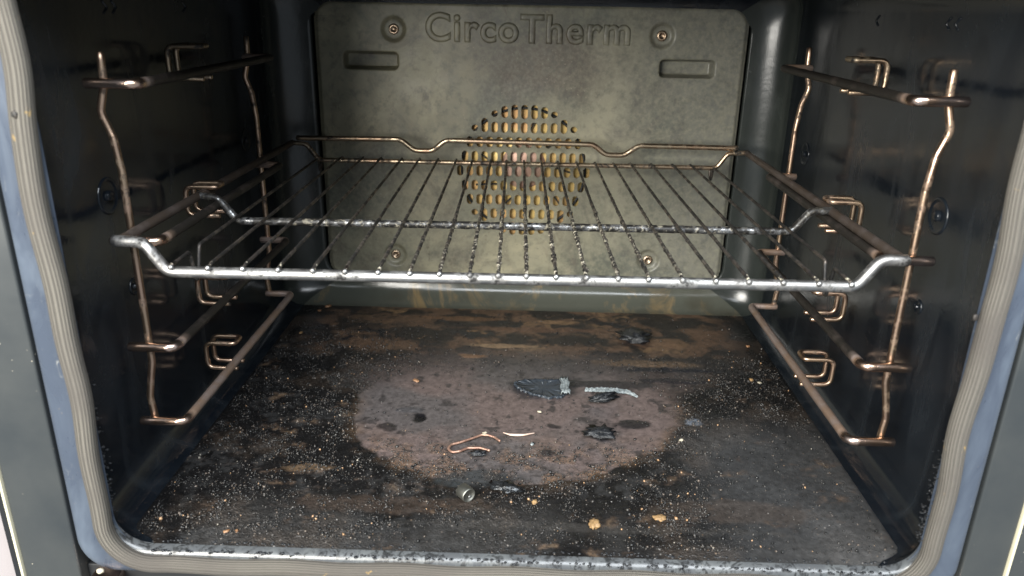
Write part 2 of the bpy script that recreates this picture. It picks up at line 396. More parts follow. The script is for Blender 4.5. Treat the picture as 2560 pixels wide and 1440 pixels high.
col = mixc(col, C3((.060, .061, .062)), sm(.10, .19, X)*sm(.16, .08, Y)*(.45+.8*(f1-.4)))
col = mixc(col, C3((.048, .046, .044)), sm(.03, -.02, Y)*.45*sm(.35, .6, f3))
f5 = fbm(X, Y*1.6, 45, 131, 5, .6); f6 = fbm(X, Y, 150, 141, 4, .6)
col = mixc(col, C3((.095, .062, .042)), sm(.60, .74, f5)*sm(.38, .60, f6)*.40)
col = mixc(col, C3((.15, .105, .065)), sm(.68, .78, f5)*sm(.52, .62, f6)*.45)
col = mixc(col, C3((.060, .060, .060)), sm(.54, .70, fbm(X, Y, 33, 151, 5))*sm(.42, .62, f6)*.25)
backc = mixc(C3((.017, .015, .014))+np.zeros_like(col), C3((.088, .055, .036)), sm(.42, .66, st))
backc = mixc(backc, C3((.15, .095, .052)), sm(.62, .78, fbm(X*.8+wx_*2, Y+wy_*2, 60, 81, 5, .6))*sm(.2, .12, np.abs(X)))
backc = mixc(backc, C3((.010, .010, .012)), sm(.55, .7, fbm(X*.7+wx_*2, Y+wy_*2, 34, 91, 5, .6)))
col = mixc(col, backc, back*sm(.235, .195, np.abs(X-X0)))
pc = mixc(C3((.105, .080, .074))+np.zeros_like(col), C3((.078, .069, .068)), sm(.38, .62, f3))
pc = mixc(pc, C3((.130, .086, .062)), sm(.12, .04, Y)*sm(.40, .62, f2))
pc = mixc(pc, C3((.028, .025, .025)), sm(.67, .74, fbm(X, Y, 110, 101, 4))*.8)
pc = mixc(pc, C3((.035, .034, .036)), sm(.17, .23, Y)*.45)
pc = mixc(pc, C3((.052, .044, .042)), sm(.50, .66, f6)*.45*sm(.15, .05, Y))
col = mixc(col, pc, patch*.97)
rimm = np.exp(-(sd/.006)**2)*sm(.2, .12, Y)                # brown halo along the edge of the bare patch
col = mixc(col, C3((.120, .070, .036)), np.clip(rimm*.8*(f2-.3), 0, .5))
# named marks: (x, y, rx, ry, colour, strength, height)
marks = [(-.0742, .1216, .0065, .0075, (.004, .004, .005), .97, -.0012), (.0723, .1025, .009, .008, (.012, .012, .014), .92, .0012),
         (.1223, .291, .013, .014, (.010, .010, .012), .95, .0016), (.1507, .1273, .006, .006, (.13, .15, .18), .7, .0004),
         (-.1397, .0467, .016, .006, (.13, .085, .05), .6, .0002), (-.0128, .2675, .030, .005, (.22, .15, .09), .7, .0002),
         (-.0375, .2427, .012, .004, (.16, .09, .05), .7, .0002), (.158, .285, .020, .010, (.14, .085, .05), .6, .0003),
         (.125, .235, .045, .007, (.12, .08, .05), .55, .0004), (.145, .222, .040, .004, (.008, .009, .014), .9, .0002), (.085, .190, .050, .007, (.016, .016, .018), .85, .0003), (.030, .177, .032, .017, (.012, .013, .016), .8, .0002), (.150, .200, .030, .005, (.012, .012, .015), .85, .0004),
         (-.083, .135, .012, .005, (.05, .05, .055), .6, .0003), (-.096, .105, .008, .006, (.014, .012, .012), .8, .0007),
         (.098, .122, .014, .006, (.010, .010, .011), .9, .0008), (.035, .115, .006, .004, (.008, .008, .010), .8, .0006),
         (-.020, .040, .030, .010, (.030, .034, .036), .8, .0002), (.030, .075, .007, .005, (.012, .012, .014), .8, .0008),
         (-.080, .006, .060, .010, (.055, .038, .028), .4, .0), (.155, .010, .05, .012, (.055, .042, .034), .4, .0), (.05, -.012, .12, .004, (.06, .055, .05), .3, .0),
         (.045, .330, .020, .006, (.24, .15, .08), .5, .0), (-.06, .335, .05, .006, (.12, .065, .035), .6, .0), (.02, .31, .07, .006, (.10, .055, .035), .6, .0)]
Z = (gran-.5)*.0017*crust+(f4-.5)*.0005*(.3+crust)+(1-patch)*.0006*(1-back)+(f1-.5)*.0008
for mx, my, rx, ry, c, s_, hh_ in marks:
    d = np.sqrt(((X-mx+wx_*.5)/rx)**2+((Y-my+wy_*.5)/ry)**2); k = sm(1.25, .75, d+(f2-.5)*.9)*s_
    col = mixc(col, C3(c), k); Z = Z+hh_*sm(1.2, .3, d)*(.6+.8*gran)
rough = .42+.25*(f2-.5)-.10*patch+.05*back-.22*crust*(gran > .55)
rough = np.clip(rough-.16*(col.mean(-1) < .014), .14, .8)
ed = np.minimum.reduce([X-fx0, fx1-X, Y-fy0, fy1-Y]); hwf = .2225+.0192*sm(-.037, -.020, Y); ov_ = np.abs(X-X0)-hwf
Z = FLOOR+.0002+Z*sm(0, .012, np.minimum(ed, -ov_+.004))-.0012*sm(-.001, .003, ov_)
V = np.stack([X, Y, Z], -1).reshape(-1, 3)
i0 = (np.arange(ny-1)[:, None]*nx+np.arange(nx-1)[None, :]).ravel()
F = np.stack([i0, i0+1, i0+nx+1, i0+nx], -1)
def np_mesh(V, F):
    me = bpy.data.meshes.new('m'); me.vertices.add(len(V)); me.vertices.foreach_set('co', np.asarray(V, np.float32).ravel())
    k = F.shape[1]; me.loops.add(F.size); me.loops.foreach_set('vertex_index', F.astype(np.int32).ravel())
    me.polygons.add(len(F)); me.polygons.foreach_set('loop_start', (np.arange(len(F))*k).astype(np.int32))
    me.update(calc_edges=True); return me
me = np_mesh(V, F)
a = me.attributes.new('stain', 'FLOAT_COLOR', 'POINT'); a.data.foreach_set('color', np.concatenate([np.clip(col, 0, 1), np.ones((*X.shape, 1))], -1).astype(np.float32).ravel())
a = me.attributes.new('rough', 'FLOAT', 'POINT'); a.data.foreach_set('value', rough.astype(np.float32).ravel())
a = me.attributes.new('crust', 'FLOAT', 'POINT'); a.data.foreach_set('value', crust.astype(np.float32).ravel())
floor = link('cavity_floor', me, M_FLOOR, oven)

# rear: ring round the panel, recess behind it, the pressed panel with the fan holes
PY = .3860; PX = X0+.0015; PW = .2180; PZ0, PZ1 = -.1580, .1365; PR = .020
def rrect(hw, z0, z1, r, cx, n=10):
    P = []
    for (sx, zz, a0) in ((hw-r, z0+r, -90), (hw-r, z1-r, 0), (-hw+r, z1-r, 90), (-hw+r, z0+r, 180)):
        for k in range(n+1):
            a = math.radians(a0+90*k/n); P.append((cx+sx+r*math.cos(a), zz+r*math.sin(a)))
    return P
mb = MB()
outer = rrect(.2241, FLOOR+.026, CEIL-.026+.020, .020, X0); inner = rrect(PW+.0035, PZ0-.0008, PZ1+.0035, PR+.003, PX)
NR = len(outer)
rings = [[(x, .3880, z) for x, z in outer], [(x, .3880, z) for x, z in inner], [(x, .3945, z) for x, z in inner]]
V = sum(rings, []); F = [(i*NR+k, i*NR+(k+1) % NR, (i+1)*NR+(k+1) % NR, (i+1)*NR+k) for i in range(2) for k in range(NR)]
mb.add(V, F); mb.build('rear_frame', M_CORNER, oven)

# pressed panel: fine grid with dishes and slots, plus a sheet with the fan holes set into it
FX, FZ = .0053, -.0330; HX, HZ = .076, .0735
step = .0011
nxp = int(2*PW/step); nzp = int((PZ1-PZ0)/step)
ax_ = np.linspace(PX-PW, PX+PW, nxp+1); az_ = np.linspace(PZ0, PZ1, nzp+1)
snap = lambda A, v: np.argmin(abs(A-v))
for A, vs in ((ax_, (FX-HX, FX+HX)), (az_, (FZ-HZ, FZ+HZ))):
    for v in vs: A[snap(A, v)] = v
XX, ZZ = np.meshgrid(ax_, az_)
def rr_sdf(x, z, cx, cz, hw, hh, r):
    qx = abs(x-cx)-hw+r; qz = abs(z-cz)-hh+r
    return np.minimum(np.maximum(qx, qz), 0)+np.hypot(np.maximum(qx, 0), np.maximum(qz, 0))-r
sdp = rr_sdf(XX, ZZ, PX, (PZ0+PZ1)/2, PW, (PZ1-PZ0)/2, PR)
H = .0030*sm(-.0045, 0, sdp)
screws = [(-.1287, .1086), (.1413, .1073), (-.1345, -.1296), (.1458, -.1292)]
for sx, sz in screws:
    d = np.hypot(XX-sx, ZZ-sz); H = np.maximum(H, .0032*sm(.0135, .0085, d))
for cx, cz in ((-.1530, .0778), (.1690, .0760)):
    H = np.maximum(H, .0155*sm(.0012, -.0014, rr_sdf(XX, ZZ, cx, cz, .0270, .0078, .0035)))
keep = (sdp < .0005)
near_fan = (abs(XX-FX) < HX+.002) & (abs(ZZ-FZ) < HZ+.002)
und = (fbm(XX, ZZ, 16, 5, 3)-.5)*.0012; und *= sm(0, .02, np.maximum(abs(XX-FX)-HX, abs(ZZ-FZ)-HZ)); H = H+und
V = np.stack([XX, PY+H, ZZ], -1).reshape(-1, 3); F = []
KX = len(ax_); keepf = keep.ravel(); xs_, zs_ = XX.ravel(), ZZ.ravel()
for j in range(nzp):
    for i in range(nxp):
        a = j*KX+i
        if not (keepf[a] and keepf[a+1] and keepf[a+KX] and keepf[a+KX+1]): continue
        mx, mz = (xs_[a]+xs_[a+1])/2, (zs_[a]+zs_[a+KX])/2
        if abs(mx-FX) < HX and abs(mz-FZ) < HZ: continue
        F.append((a, a+1, a+KX+1, a+KX))
# sheet with holes through a filled 2-D curve
cu = bpy.data.curves.new('c', 'CURVE'); cu.dimensions = '2D'; cu.fill_mode = 'BOTH'; cu.extrude = .0006
def poly(P):
    s = cu.splines.new('POLY'); s.points.add(len(P)-1); s.use_cyclic_u = True
    for q, (x, y) in zip(s.points, P): q.co = (x, y, 0, 1)
poly([(-HX, -HZ), (HX, -HZ), (HX, HZ), (-HX, HZ)])
PXH, PZH = .01035, .01545
HOLES = []
def slot(cx, cz, h, w=.0068):
    r = w/2; e = max(0, h/2-r); P = []
    for k in range(9): a = math.pi*k/8; P.append((cx+r*math.cos(a), cz+e+r*math.sin(a)))
    for k in range(9): a = math.pi+math.pi*k/8; P.append((cx+r*math.cos(a), cz-e+r*math.sin(a)))
    poly([(x-FX, z-FZ) for x, z in P]); HOLES.append((cx, cz))
rows = [7, 11, 12, 13, 14, 13, 12, 11, 7]
for ri, cnt in enumerate(rows):
    zr = FZ+(4-ri)*PZH
    for k in range(cnt):
        j = k-(cnt-1)/2; cx = FX+j*PXH; h = .0112; dz = 0; s_ = 1 if ri < 4 else -1
        if ri in (0, 8):
            if abs(j) >= 3: h = .0066; dz = -.0015
            elif abs(j) >= 2: h = .0122; dz = .0004
            else: h = .0146; dz = .0008
        if ri in (1, 7):
            if abs(j) >= 5: h = .0066; dz = -.0010
            elif abs(j) >= 4: h = .0146; dz = .0020
        slot(cx, zr+s_*dz, h)
co = bpy.data.objects.new('tmp', cu); C.objects.link(co); bpy.context.view_layer.update()
hm = bpy.data.meshes.new_from_object(co.evaluated_get(bpy.context.evaluated_depsgraph_get()))
n0 = len(V); hv = [(v.co.x+FX, PY+.0006-v.co.z, v.co.y+FZ) for v in hm.vertices]
hf = [tuple(n0+i for i in p.vertices) for p in hm.polygons]
bpy.data.objects.remove(co); bpy.data.meshes.remove(hm)
pm = bpy.data.meshes.new('p'); pm.from_pydata([tuple(v) for v in V]+hv, [], F+hf); 
bm = bmesh.new(); bm.from_mesh(pm); bmesh.ops.delete(bm, geom=[v for v in bm.verts if not v.link_faces], context='VERTS'); bm.to_mesh(pm); bm.free()
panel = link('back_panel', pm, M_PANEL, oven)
pm.polygons.foreach_set('use_smooth', [len(p.vertices) == 4 and abs(p.normal.y) > .2 for p in pm.polygons])
for sx, sz in screws:
    V_, F_ = lathe([(.0052, 0), (.0052, .0012), (.0045, .0019), (.0026, .0021), (.0022, .0008), (.0004, .0008)], (sx, PY+.0033, sz)); mb = MB(); mb.add(V_, F_); mb.build('screw', M_SCREW, panel)
# pressed lettering
tc = bpy.data.curves.new('t', 'FONT'); tc.body = 'CircoTherm'; tc.size = .04; tc.extrude = .0003; tc.bevel_depth = .0024; tc.bevel_resolution = 5; tc.offset = -.0008; tc.space_character = 1.12
to = bpy.data.objects.new('t', tc); C.objects.link(to); bpy.context.view_layer.update()
tm = bpy.data.meshes.new_from_object(to.evaluated_get(bpy.context.evaluated_depsgraph_get())); bpy.data.objects.remove(to)
xs = [v.co.x for v in tm.vertices]; ys = [v.co.y for v in tm.vertices]; x0_, x1_ = min(xs), max(xs); y0_, y1_ = min(ys), max(ys)
for v in tm.vertices:
    v.co = Vector((-.0965+(v.co.x-x0_)/(x1_-x0_)*.2060, PY-v.co.z*.9+.0003, .0970+(v.co.y-y0_)/(y1_-y0_)*.0290))
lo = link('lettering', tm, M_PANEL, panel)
tm.polygons.foreach_set('use_smooth', [abs(p.normal.y) < .97 for p in tm.polygons])

# fan chamber behind the holes
mb = MB(); V_, F_ = box(FX-.10, FX+.10, .3955, .3975, FZ-.10, FZ+.10); mb.add(V_, F_)
mb.build('fan_chamber', M_AMBER, oven)
mb = MB(); V_, F_ = box(FX-.215, FX+.215, .4220, .4240, -.165, .145); mb.add(V_, F_); mb.build('chamber_wall', M_DARK, oven)
fan = tag(MB().build('fan', None, oven) if False else bpy.data.objects.new('fan', None)); C.objects.link(fan); fan.parent = oven
fan.location = Vector((FX, .392, FZ))-parent_world(oven)
mb = MB(); mb.add(*lathe([(.0001, .006), (.006, .0055), (.009, .0035), (.016, .002), (.024, .0005), (.024, -.001)], (FX, .3954, FZ+.004))); mb.build('hub', M_FAN, fan)
for k in range(9):
    a = 2*math.pi*k/9; ca, sa = math.cos(a), math.sin(a); mb = MB(); V_, F_ = box(-.0006, .0006, .3900, .3952, .030, .052)
    V_ = [Vector((v.x+(v.z-.03)*.5, v.y, v.z)) for v in V_]; V_ = [Vector((FX+v.x*ca-v.z*sa, v.y, FZ+v.x*sa+v.z*ca)) for v in V_]; mb.add(V_, F_); mb.build('blade', M_DARK, fan, False)
mb = MB(); mb.add(*tube([(FX+.066*math.cos(a), .3925, FZ+.066*math.sin(a)) for a in np.linspace(0, 2*math.pi, 60)[:-1]], .0014, 10, closed=True)); mb.build('heating_element', M_DARK, oven)

# wall bosses and pressed arrow marks
def ring_boss(x, y, z, sgn, parent, r=.010):
    mb = MB(); mb.add(*lathe([(r, -.0004), (r, .0004), (r*.9, .0010), (r*.8, .0006), (r*.72, -.0002), (r*.3, -.0002), (r*.28, .0018), (r*.18, .0024), (.0002, .0024)], (x, y, z), (sgn, 0, 0)))
    mb.build('wall_screw', M_WALL, parent)
XL, XR = X0-.262, X0+.262
for y, z, r in ((.2918, .0103, .011), (.0446, .0155, .012), (.0578, -.050, .006)): ring_boss(XL, y, z, 1, wl, r)
for y, z, r in ((.3006, .0076, .011), (.0519, .0136, .012), (.052, -.048, .005)): ring_boss(XR, y, z, -1, wr, r)
for sgn, xw, par in ((1, XL, wl), (-1, XR, wr)):
    for y in (.0767, .0878, .1919):
        mb = MB(); mb.add(*tube([(xw, y-.003, .1240), (xw, y+.002, .1275), (xw, y-.003, .1310)], .0009, 8)); mb.build('arrow_mark', M_WALL, par)

# gasket: a flattened braided tube round the opening
def gasket():
    GY = -.0462
    path = [Vector((x, 0, z)) for x, z in rrect(.2467, -.1925, .171, .029, X0, 14)]
    path = resample(path+[path[0]], .004)[:-1]
    L = 0; NS = 72; V = []; F = []; UV = []
    n_ = len(path)
    for i, p in enumerate(path):
        t_ = (path[(i+1) % n_]-path[i-1]).normalized(); nrm = Vector((t_.z, 0, -t_.x))
        if i: L += (p-path[i-1]).length
        wob = .0009*math.sin(p.z*38+1.1)+.0006*math.sin(L*90)
        if p.x < 0: wob += -.0022*math.exp(-((p.z-.100)/.020)**2)+.0022*math.exp(-((p.z-.055)/.03)**2)
        else: wob += .0016*math.exp(-((p.z+.02)/.035)**2)
        w = .0060-.0009*float(sm(-.02, -.17, np.array(p.z))); d = .0045
        for k in range(NS):
            a = 2*math.pi*k/NS; c, s = math.cos(a), math.sin(a)
            e = 1+.022*math.cos(a*18)
            c2 = math.copysign(abs(c)**.8, c); s2 = math.copysign(abs(s)**.8, s)
            V.append(p+nrm*(c2*w*e+wob)+Vector((0, GY+s2*d*e, 0))); UV.append((L, 18*k/NS))
    for i in range(n_):
        j = (i+1) % n_
        for k in range(NS): k2 = (k+1) % NS; F.append((i*NS+k, i*NS+k2, j*NS+k2, j*NS+k))
    me = bpy.data.meshes.new('g'); me.from_pydata([tuple(v) for v in V], [], F); uv = me.uv_layers.new(name='UVMap')
    for poly_ in me.polygons:
        i, k = poly_.index//NS, poly_.index % NS
        for li, (ii, kk) in zip(poly_.loop_indices, ((i, k), (i, k+1), (i+1, k+1), (i+1, k))):
            u = UV[(ii % n_)*NS][0] if ii < n_ else L+.004; uv.data[li].uv = (u, 18*kk/NS)
    return link('door_gasket', me, M_GASKET, oven)
gk = gasket()


# front flange: a rounded sheet-metal frame, its outer edge rolled back
mb = MB(); rr0 = rrect(.2430, -.1890, .166, .028, X0); fl = [(0, -.0408, rr0)]
for hw, zb, yy, rad in ((.2660, -.2005, -.0410, .022), (.2690, -.2035, -.0400, .022), (.2712, -.2052, -.0372, .022), (.2722, -.2062, -.0335, .022), (.2722, -.2062, -.008, .022)):
    fl.append((hw, yy, rrect(hw, zb, .19, rad, X0)))
V = []; 
for hw, yy, R_ in fl: V += [(x, yy, z) for x, z in R_]
NR = len(rr0); F = [(i*NR+k, i*NR+(k+1) % NR, (i+1)*NR+(k+1) % NR, (i+1)*NR+k) for i in range(len(fl)-1) for k in range(NR)]
mb.add(V, F); mb.build('front_flange', M_FLANGE, oven)
# side trims with their bright edging, the base and the hinge pieces
for s in (-1, 1):
    xi = X0+s*.2755; xo = X0+s*(.3115 if s < 0 else .3020)
    mb = MB(); a, b = sorted((xi, xo)); V_, F_ = box(a, b, -.0350, .05, -.30, .25, .0015)
    mb.add(V_, F_); tr = mb.build('side_trim', M_TRIM, oven)
    a, b = sorted((xo+s*.0003, xo+s*.0020)); mb = MB(); mb.add(*box(a, b, -.0362, .05, -.30, .25, .0004)); mb.build('trim_strip', M_CREAM, tr)
    a, b = sorted((xo+s*.0023, xo+s*(.0085 if s < 0 else .019))); mb = MB(); mb.add(*box(a, b, -.0330, .05, -.30, .25, .0008)); mb.build('trim_edge', M_TRIM if s > 0 else M_DARK, tr)
    xh = X0+s*.2600
    mb = MB(); mb.add(*box(xh-.009, xh+.009, -.050, -.012, -.2290, -.2120, .002)); hg = mb.build('hinge_bracket', M_RAIL, oven)
    mb = MB(); mb.add(*tube([(xh+s*-.004, -.051, -.2200), (xh+s*.012, -.051, -.2170)], .0022, 10)); mb.build('hinge_pin', M_CHROME, hg)
mb = MB(); mb.add(*box(X0-.2750, X0+.2750, -.028, .05, -.30, -.2100, .001)); mb.build('base_trim', M_DARK, oven)
# body behind everything so that nothing shines in from outside
mb = MB()
for b in ((XL-.018, XL-.012, -.02, .44, -.205, .178), (XR+.012, XR+.018, -.02, .44, -.205, .178), (XL-.018, XR+.018, -.02, .44, .172, .178), (XL-.018, XR+.018, -.02, .44, -.206, -.200), (XL-.018, XR+.018, .434, .44, -.205, .178)): mb.add(*box(*b))
mb.build('outer_casing', M_DARK, oven, False)

# kitchen cabinet beside the oven
for s, lab in ((-1, 'pale pinkish kitchen cabinet side at the far left beside the oven trim'), (1, 'kitchen cabinet side at the far right beside the oven trim')):
    a, b = sorted((X0+s*.3215, X0+s*.48)); mb = MB(); mb.add(*box(a, b, -.018, .30, -.32, .26, .001)); tag(mb.build('cabinet_side', M_CAB), lab, 'cabinet')

# ------------------------------------------------------------------ shelf supports
RZ = (.0873, -.0062, -.0772, -.1312)
def support(s, lab, cx):
    root = thing('shelf_support', lab, 'shelf support', (cx+s*.24, .14, -.135), 'chromed wire shelf supports on the side walls')
    xu = cx+s*.2415
    for y0, kk in ((.0250, 1), (.2630, 1)):
        yk = y0-.0010; xk = cx+s*.2450
        P = [(xu, y0+.0022, .1035), (xu, y0+.001, .0860), (xk, yk, .0705), (xu-s*.001, y0, .0560), (xu-s*.003, y0, .0350), (xu-s*.003, y0, -.0900), (xu, y0-.0005, -.1060), (xk-s*.002, yk, -.1160), (xu, y0-.001, -.1340)]
        P = resample(fillet(P, .010), .004); rr = .0023
        ov = [1+.05*random.uniform(-1, 1) for _ in P]
        mb = MB(); mb.add(*tube(P, rr, 12, rf=lambda i, k: 1+.4*(ov[i]-1))); mb.build('upright', M_COPPER, root)
    for i, z in enumerate(RZ):
        P = [(cx+s*.2485, .0195, z), (cx+s*.2195, .0195, z), (cx+s*.2195, .2610, z), (cx+s*.2440, .2610, z)]
        P = resample(fillet(P, .0065, 8), .006); rr = .0031
        ov = [1+.04*random.uniform(-1, 1) for _ in P]
        mb = MB(); mb.add(*tube(P, rr, 14, rf=lambda i_, k: ov[min(i_, len(ov)-1)])); ro = mb.build('rail', M_RAIL, root)
        a = ro.data.attributes.new('crust', 'FLOAT', 'POINT'); a.data.foreach_set('value', [(1.0 if i < 3 else .75)*float(sm(.024, .034, np.array(v.co.y)))*float(sm(.262, .256, np.array(v.co.y))) for v in ro.data.vertices])  # here it only sets how dark the rail runs between its stubs
        zt = (.1025, .0035, -.0670, -.1225)[i]; zb = zt-.0215
        xw = cx+s*.2480; xi = cx+s*.2245; ya, yb = .1255, .1395
        P = [(xi, ya, zb), (xw, ya, zb), (xw, ya, zt), (xi, ya, zt), (xi, yb, zt), (xw, yb, zt), (xw, yb, zb), (xi, yb, zb)]
        mb = MB(); mb.add(*tube(fillet(P, [0, .006, .006, .004, .004, .006, .006, 0], 6), .0019, 10)); mb.build('guard_clip', M_BRONZE if i == 0 else M_COPPER, root)
    return root
support(-1, 'wire shelf support with four rails on the left wall of the oven', .0060)
support(1, 'wire shelf support with four rails on the right wall of the oven', .0060)

# ------------------------------------------------------------------ wire rack
rack = thing('wire_rack', 'burnt wire grill rack resting on the second rails across the oven', 'oven rack', (0, .17, 0))
A = .2275; ZD = -.0178
def bar(name, P, r, mat, fil=.010, ns=14, jit=.02, crust=None, stepv=.004):
    P = resample(fillet(P, fil, 8), stepv); ov = [1+jit*random.uniform(-1, 1) for _ in range(len(P)+8)]
    mb = MB(); mb.add(*tube(P, r, ns, rf=lambda i, k: ov[i]*(1+jit*.5*math.sin(k*2.1+i*1.7)))); o = mb.build(name, mat, rack)
    if crust is not None:
        a = o.data.attributes.new('crust', 'FLOAT', 'POINT'); a.data.foreach_set('value', [float(crust(v.co)) for v in o.data.vertices])
    return o
for s in (-1, 1): bar('side_bar', [(s*A, .0, -.0004), (s*A, .345, -.0004)], .0031, M_RAIL, crust=lambda c: .95)
bar('front_bar', [(-A-.003, 0, .0), (-.2130, 0, -.0005), (-.2010, 0, ZD-.0005), (.2030, 0, ZD+.0010), (.2145, 0, 0), (A+.002, 0, .0)], .0034, M_CHROME, .009, 18, .006)
bar('cross_bar', [(-A, .1126, .0), (-.2135, .1126, -.001), (-.2000, .1126, ZD), (.2010, .1126, ZD+.002), (.2130, .1126, 0), (A, .1126, .0)], .0028, M_MID, .008, 14, .05, crust=lambda c: .30 if abs(c.x) < .16 else .08, stepv=.002)
bar('rear_bar', [(-A-.001, .3430, .0), (-.2130, .3430, -.001), (-.2010, .3430, ZD+.001), (.1990, .3430, ZD+.002), (.2090, .3430, -.001), (A, .3430, .0)], .0023, M_BRONZE, .008)
bar('guard_bar', [(-.2220, .3445, .0045), (-.1180, .3445, .0055), (-.1040, .3445, -.0055), (-.0860, .3445, -.0055), (-.0730, .3445, .0055), (.0750, .3445, .0045), (.0880, .3445, -.0055), (.1060, .3445, -.0055), (.1200, .3445, .0045), (.2180, .3445, .0040)], .0026, M_BRONZE, .014)
RF = [-.1974, -.1756, -.1551, -.1343, -.1139, -.0949, -.0755, -.0570, -.0396, -.0220, -.0053, .0111, .0284, .0459, .0646, .0822, .1017, .1211, .1401, .1599, .1803, .1991]
RB = [-.1990, -.1774, -.1563, -.1380, -.1169, -.0991, -.0805, -.0619, -.0457, -.0272, -.0115, .0062, .0235, .0399, .0588, .0772, .0956, .1128, .1335, .1546, .1729, .1928]
for i, (xf, xb) in enumerate(zip(RF, RB)):
    zf = ZD+.0040; zm = ZD+.0045; q = lambda y: xf+(xb-xf)*y/.343
    end = i in (0, 21)
    if end:
        P = [(q(-.001), -.001, zf), (q(.0235), .0235, zm), (q(.029), .029, zm-.020), (q(.032), .032, zm-.020), (q(.0385), .0385, zm), (q(.330), .330, zm), (q(.334), .336, zm-.014), (q(.340), .341, zm-.012), (q(.343), .3445, ZD+.001)]
    else:
        P = [(q(-.0025), -.0025, zf-.001), (q(.004), .004, zm), (q(.343), .343, zm), (q(.346), .346, zm-.001)]
    dirt = math.exp(-((xf-.02)/.10)**2)
    P = resample(fillet(P, .0035, 4), .0016); NP = len(P)
    ph = random.uniform(0, 99); ov = []
    for k in range(NP+8):
        yv = P[min(k, NP-1)].y; w = (.04+.20*dirt*max(0, 1-max(0, yv-.12)/.16)) if 0.006 < yv < .33 else .02
        ov.append(1+w*max(-.3, random.gauss(0, .9)))
    ang = [random.uniform(0, 6.28) for _ in range(NP+8)]
    mb = MB(); mb.add(*tube(P, .00115, 10, rf=lambda k, a: 1+(ov[k]-1)*(1+.8*math.cos(a*.628-ang[k]))))
    # welded silver end
    o = mb.build('rung', M_RUNG, rack)
    at_ = o.data.attributes.new('crust', 'FLOAT', 'POINT')
    at_.data.foreach_set('value', [1.0 if v.co.y < .004 else float(dirt**2*1.0*max(0., min(1., 1-(v.co.y-.10)/.08))) for v in o.data.vertices])
    mb = MB(); bm = bmesh.new(); bmesh.ops.create_icosphere(bm, subdivisions=2, radius=.0019)
    for v in bm.verts: v.co = Vector((v.co.x, v.co.y*.9, v.co.z))*random.uniform(.95, 1.06)+Vector((xf, -.0028, zf-.0008))
    mb.add([v.co.copy() for v in bm.verts], [tuple(v.index for v in f.verts) for f in bm.faces]); bm.free(); mb.build('weld_tip', M_CHROME, o)

# ------------------------------------------------------------------ loose things on the floor
def rock(r, sq=(1, 1, .6), sub=2, amp=.35, seed=0, hi=0.0):
    rd = random.Random(seed); bm = bmesh.new(); bmesh.ops.create_icosphere(bm, subdivisions=sub, radius=r)
    off = [Vector((rd.uniform(-9, 9), rd.uniform(-9, 9), rd.uniform(-9, 9))) for _ in range(2)]
    from mathutils import noise as mn
    for v in bm.verts:
        d = v.co.normalized(); k = 1+amp*mn.noise(d*1.6+off[0])*1.2+amp*.5*mn.noise(d*4+off[1])+hi*mn.noise(d*11+off[0]); v.co = Vector((d.x*sq[0], d.y*sq[1], d.z*sq[2]))*r*k
    V_ = [v.co.copy() for v in bm.verts]; F_ = [tuple(v.index for v in f.verts) for f in bm.faces]; bm.free(); return V_, F_
def put(name, VF, loc, mat, label, cat, group=None, rz=0, smooth=True):
    V_, F_ = VF; zmin = min(v[2] for v in V_); V_ = [Vector(v)-Vector((0, 0, zmin)) for v in V_]
    o = link(name, mesh(V_, F_), mat, None, smooth); o.location = loc; o.rotation_euler = (0, 0, rz); return tag(o, label, cat, group)
ZF = FLOOR+.0006
# metal cap on its side
cap = thing('metal_cap', 'small grey metal cylinder cap lying on its side on the oven floor', 'metal cap', (-.0262, .0150, ZF))
axd = Vector((.62, -.78, .0)).normalized(); c0_ = Vector((-.0262, .0150, ZF+.0052))
mb = MB(); mb.add(*lathe([(.0038, -.0046), (.0048, -.0044), (.0051, -.0038), (.0051, .0036), (.0049, .0043), (.0045, .0045), (.0043, .0041), (.0012, .0041), (.0011, .0036), (.0001, .0036)], c0_, axd, 36)); mb.build('cap_body', M_CAP, cap)
mb = MB(); mb.add(*lathe([(.0012, .0042), (.0010, .0048), (.0001, .0049)], c0_+Vector((.0004, 0, -.0008)), axd, 14)); mb.build('centre_pip', M_CHROME, cap)
# bent copper wire
wp = [(-.0057, .0876), (-.0102, .0920), (-.0150, .0940), (-.0199, .0944), (-.0273, .0893), (-.0361, .0837), (-.0425, .0805), (-.0444, .0748), (-.0408, .0695), (-.0350, .0712), (-.0293, .0756), (-.0203, .0761), (-.0129, .0732)]
hz = [0, .0006, .001, .001, .0006, .0002, .0, .0, .0, .0004, .0006, .0006, .0004]
P = resample(fillet([(x, y, ZF+.0012+.0004+h) for (x, y), h in zip(wp, hz)], .004, 4), .001)
ov = [1+.06*random.uniform(-1, 1) for _ in range(len(P)+8)]
mb = MB(); mb.add(*tube(P, .00095, 10, rf=lambda i, k: ov[i])); tag(mb.build('bent_wire', M_COPW), 'hairpin piece of copper coloured wire on the brown floor patch', 'wire')
mb = MB(); mb.add(*tube([(-.0036, .0997, ZF+.0018), (.0017, .0980, ZF+.0012), (.0070, .0980, ZF+.001), (.0127, .0986, ZF+.001), (.0208, .1020, ZF+.0009)], [.0003, .0008, .0010, .0008, .0004], 8)); tag(mb.build('splinter', M_SPLINT), 'thin pale splinter lying just right of the bent wire', 'splinter')
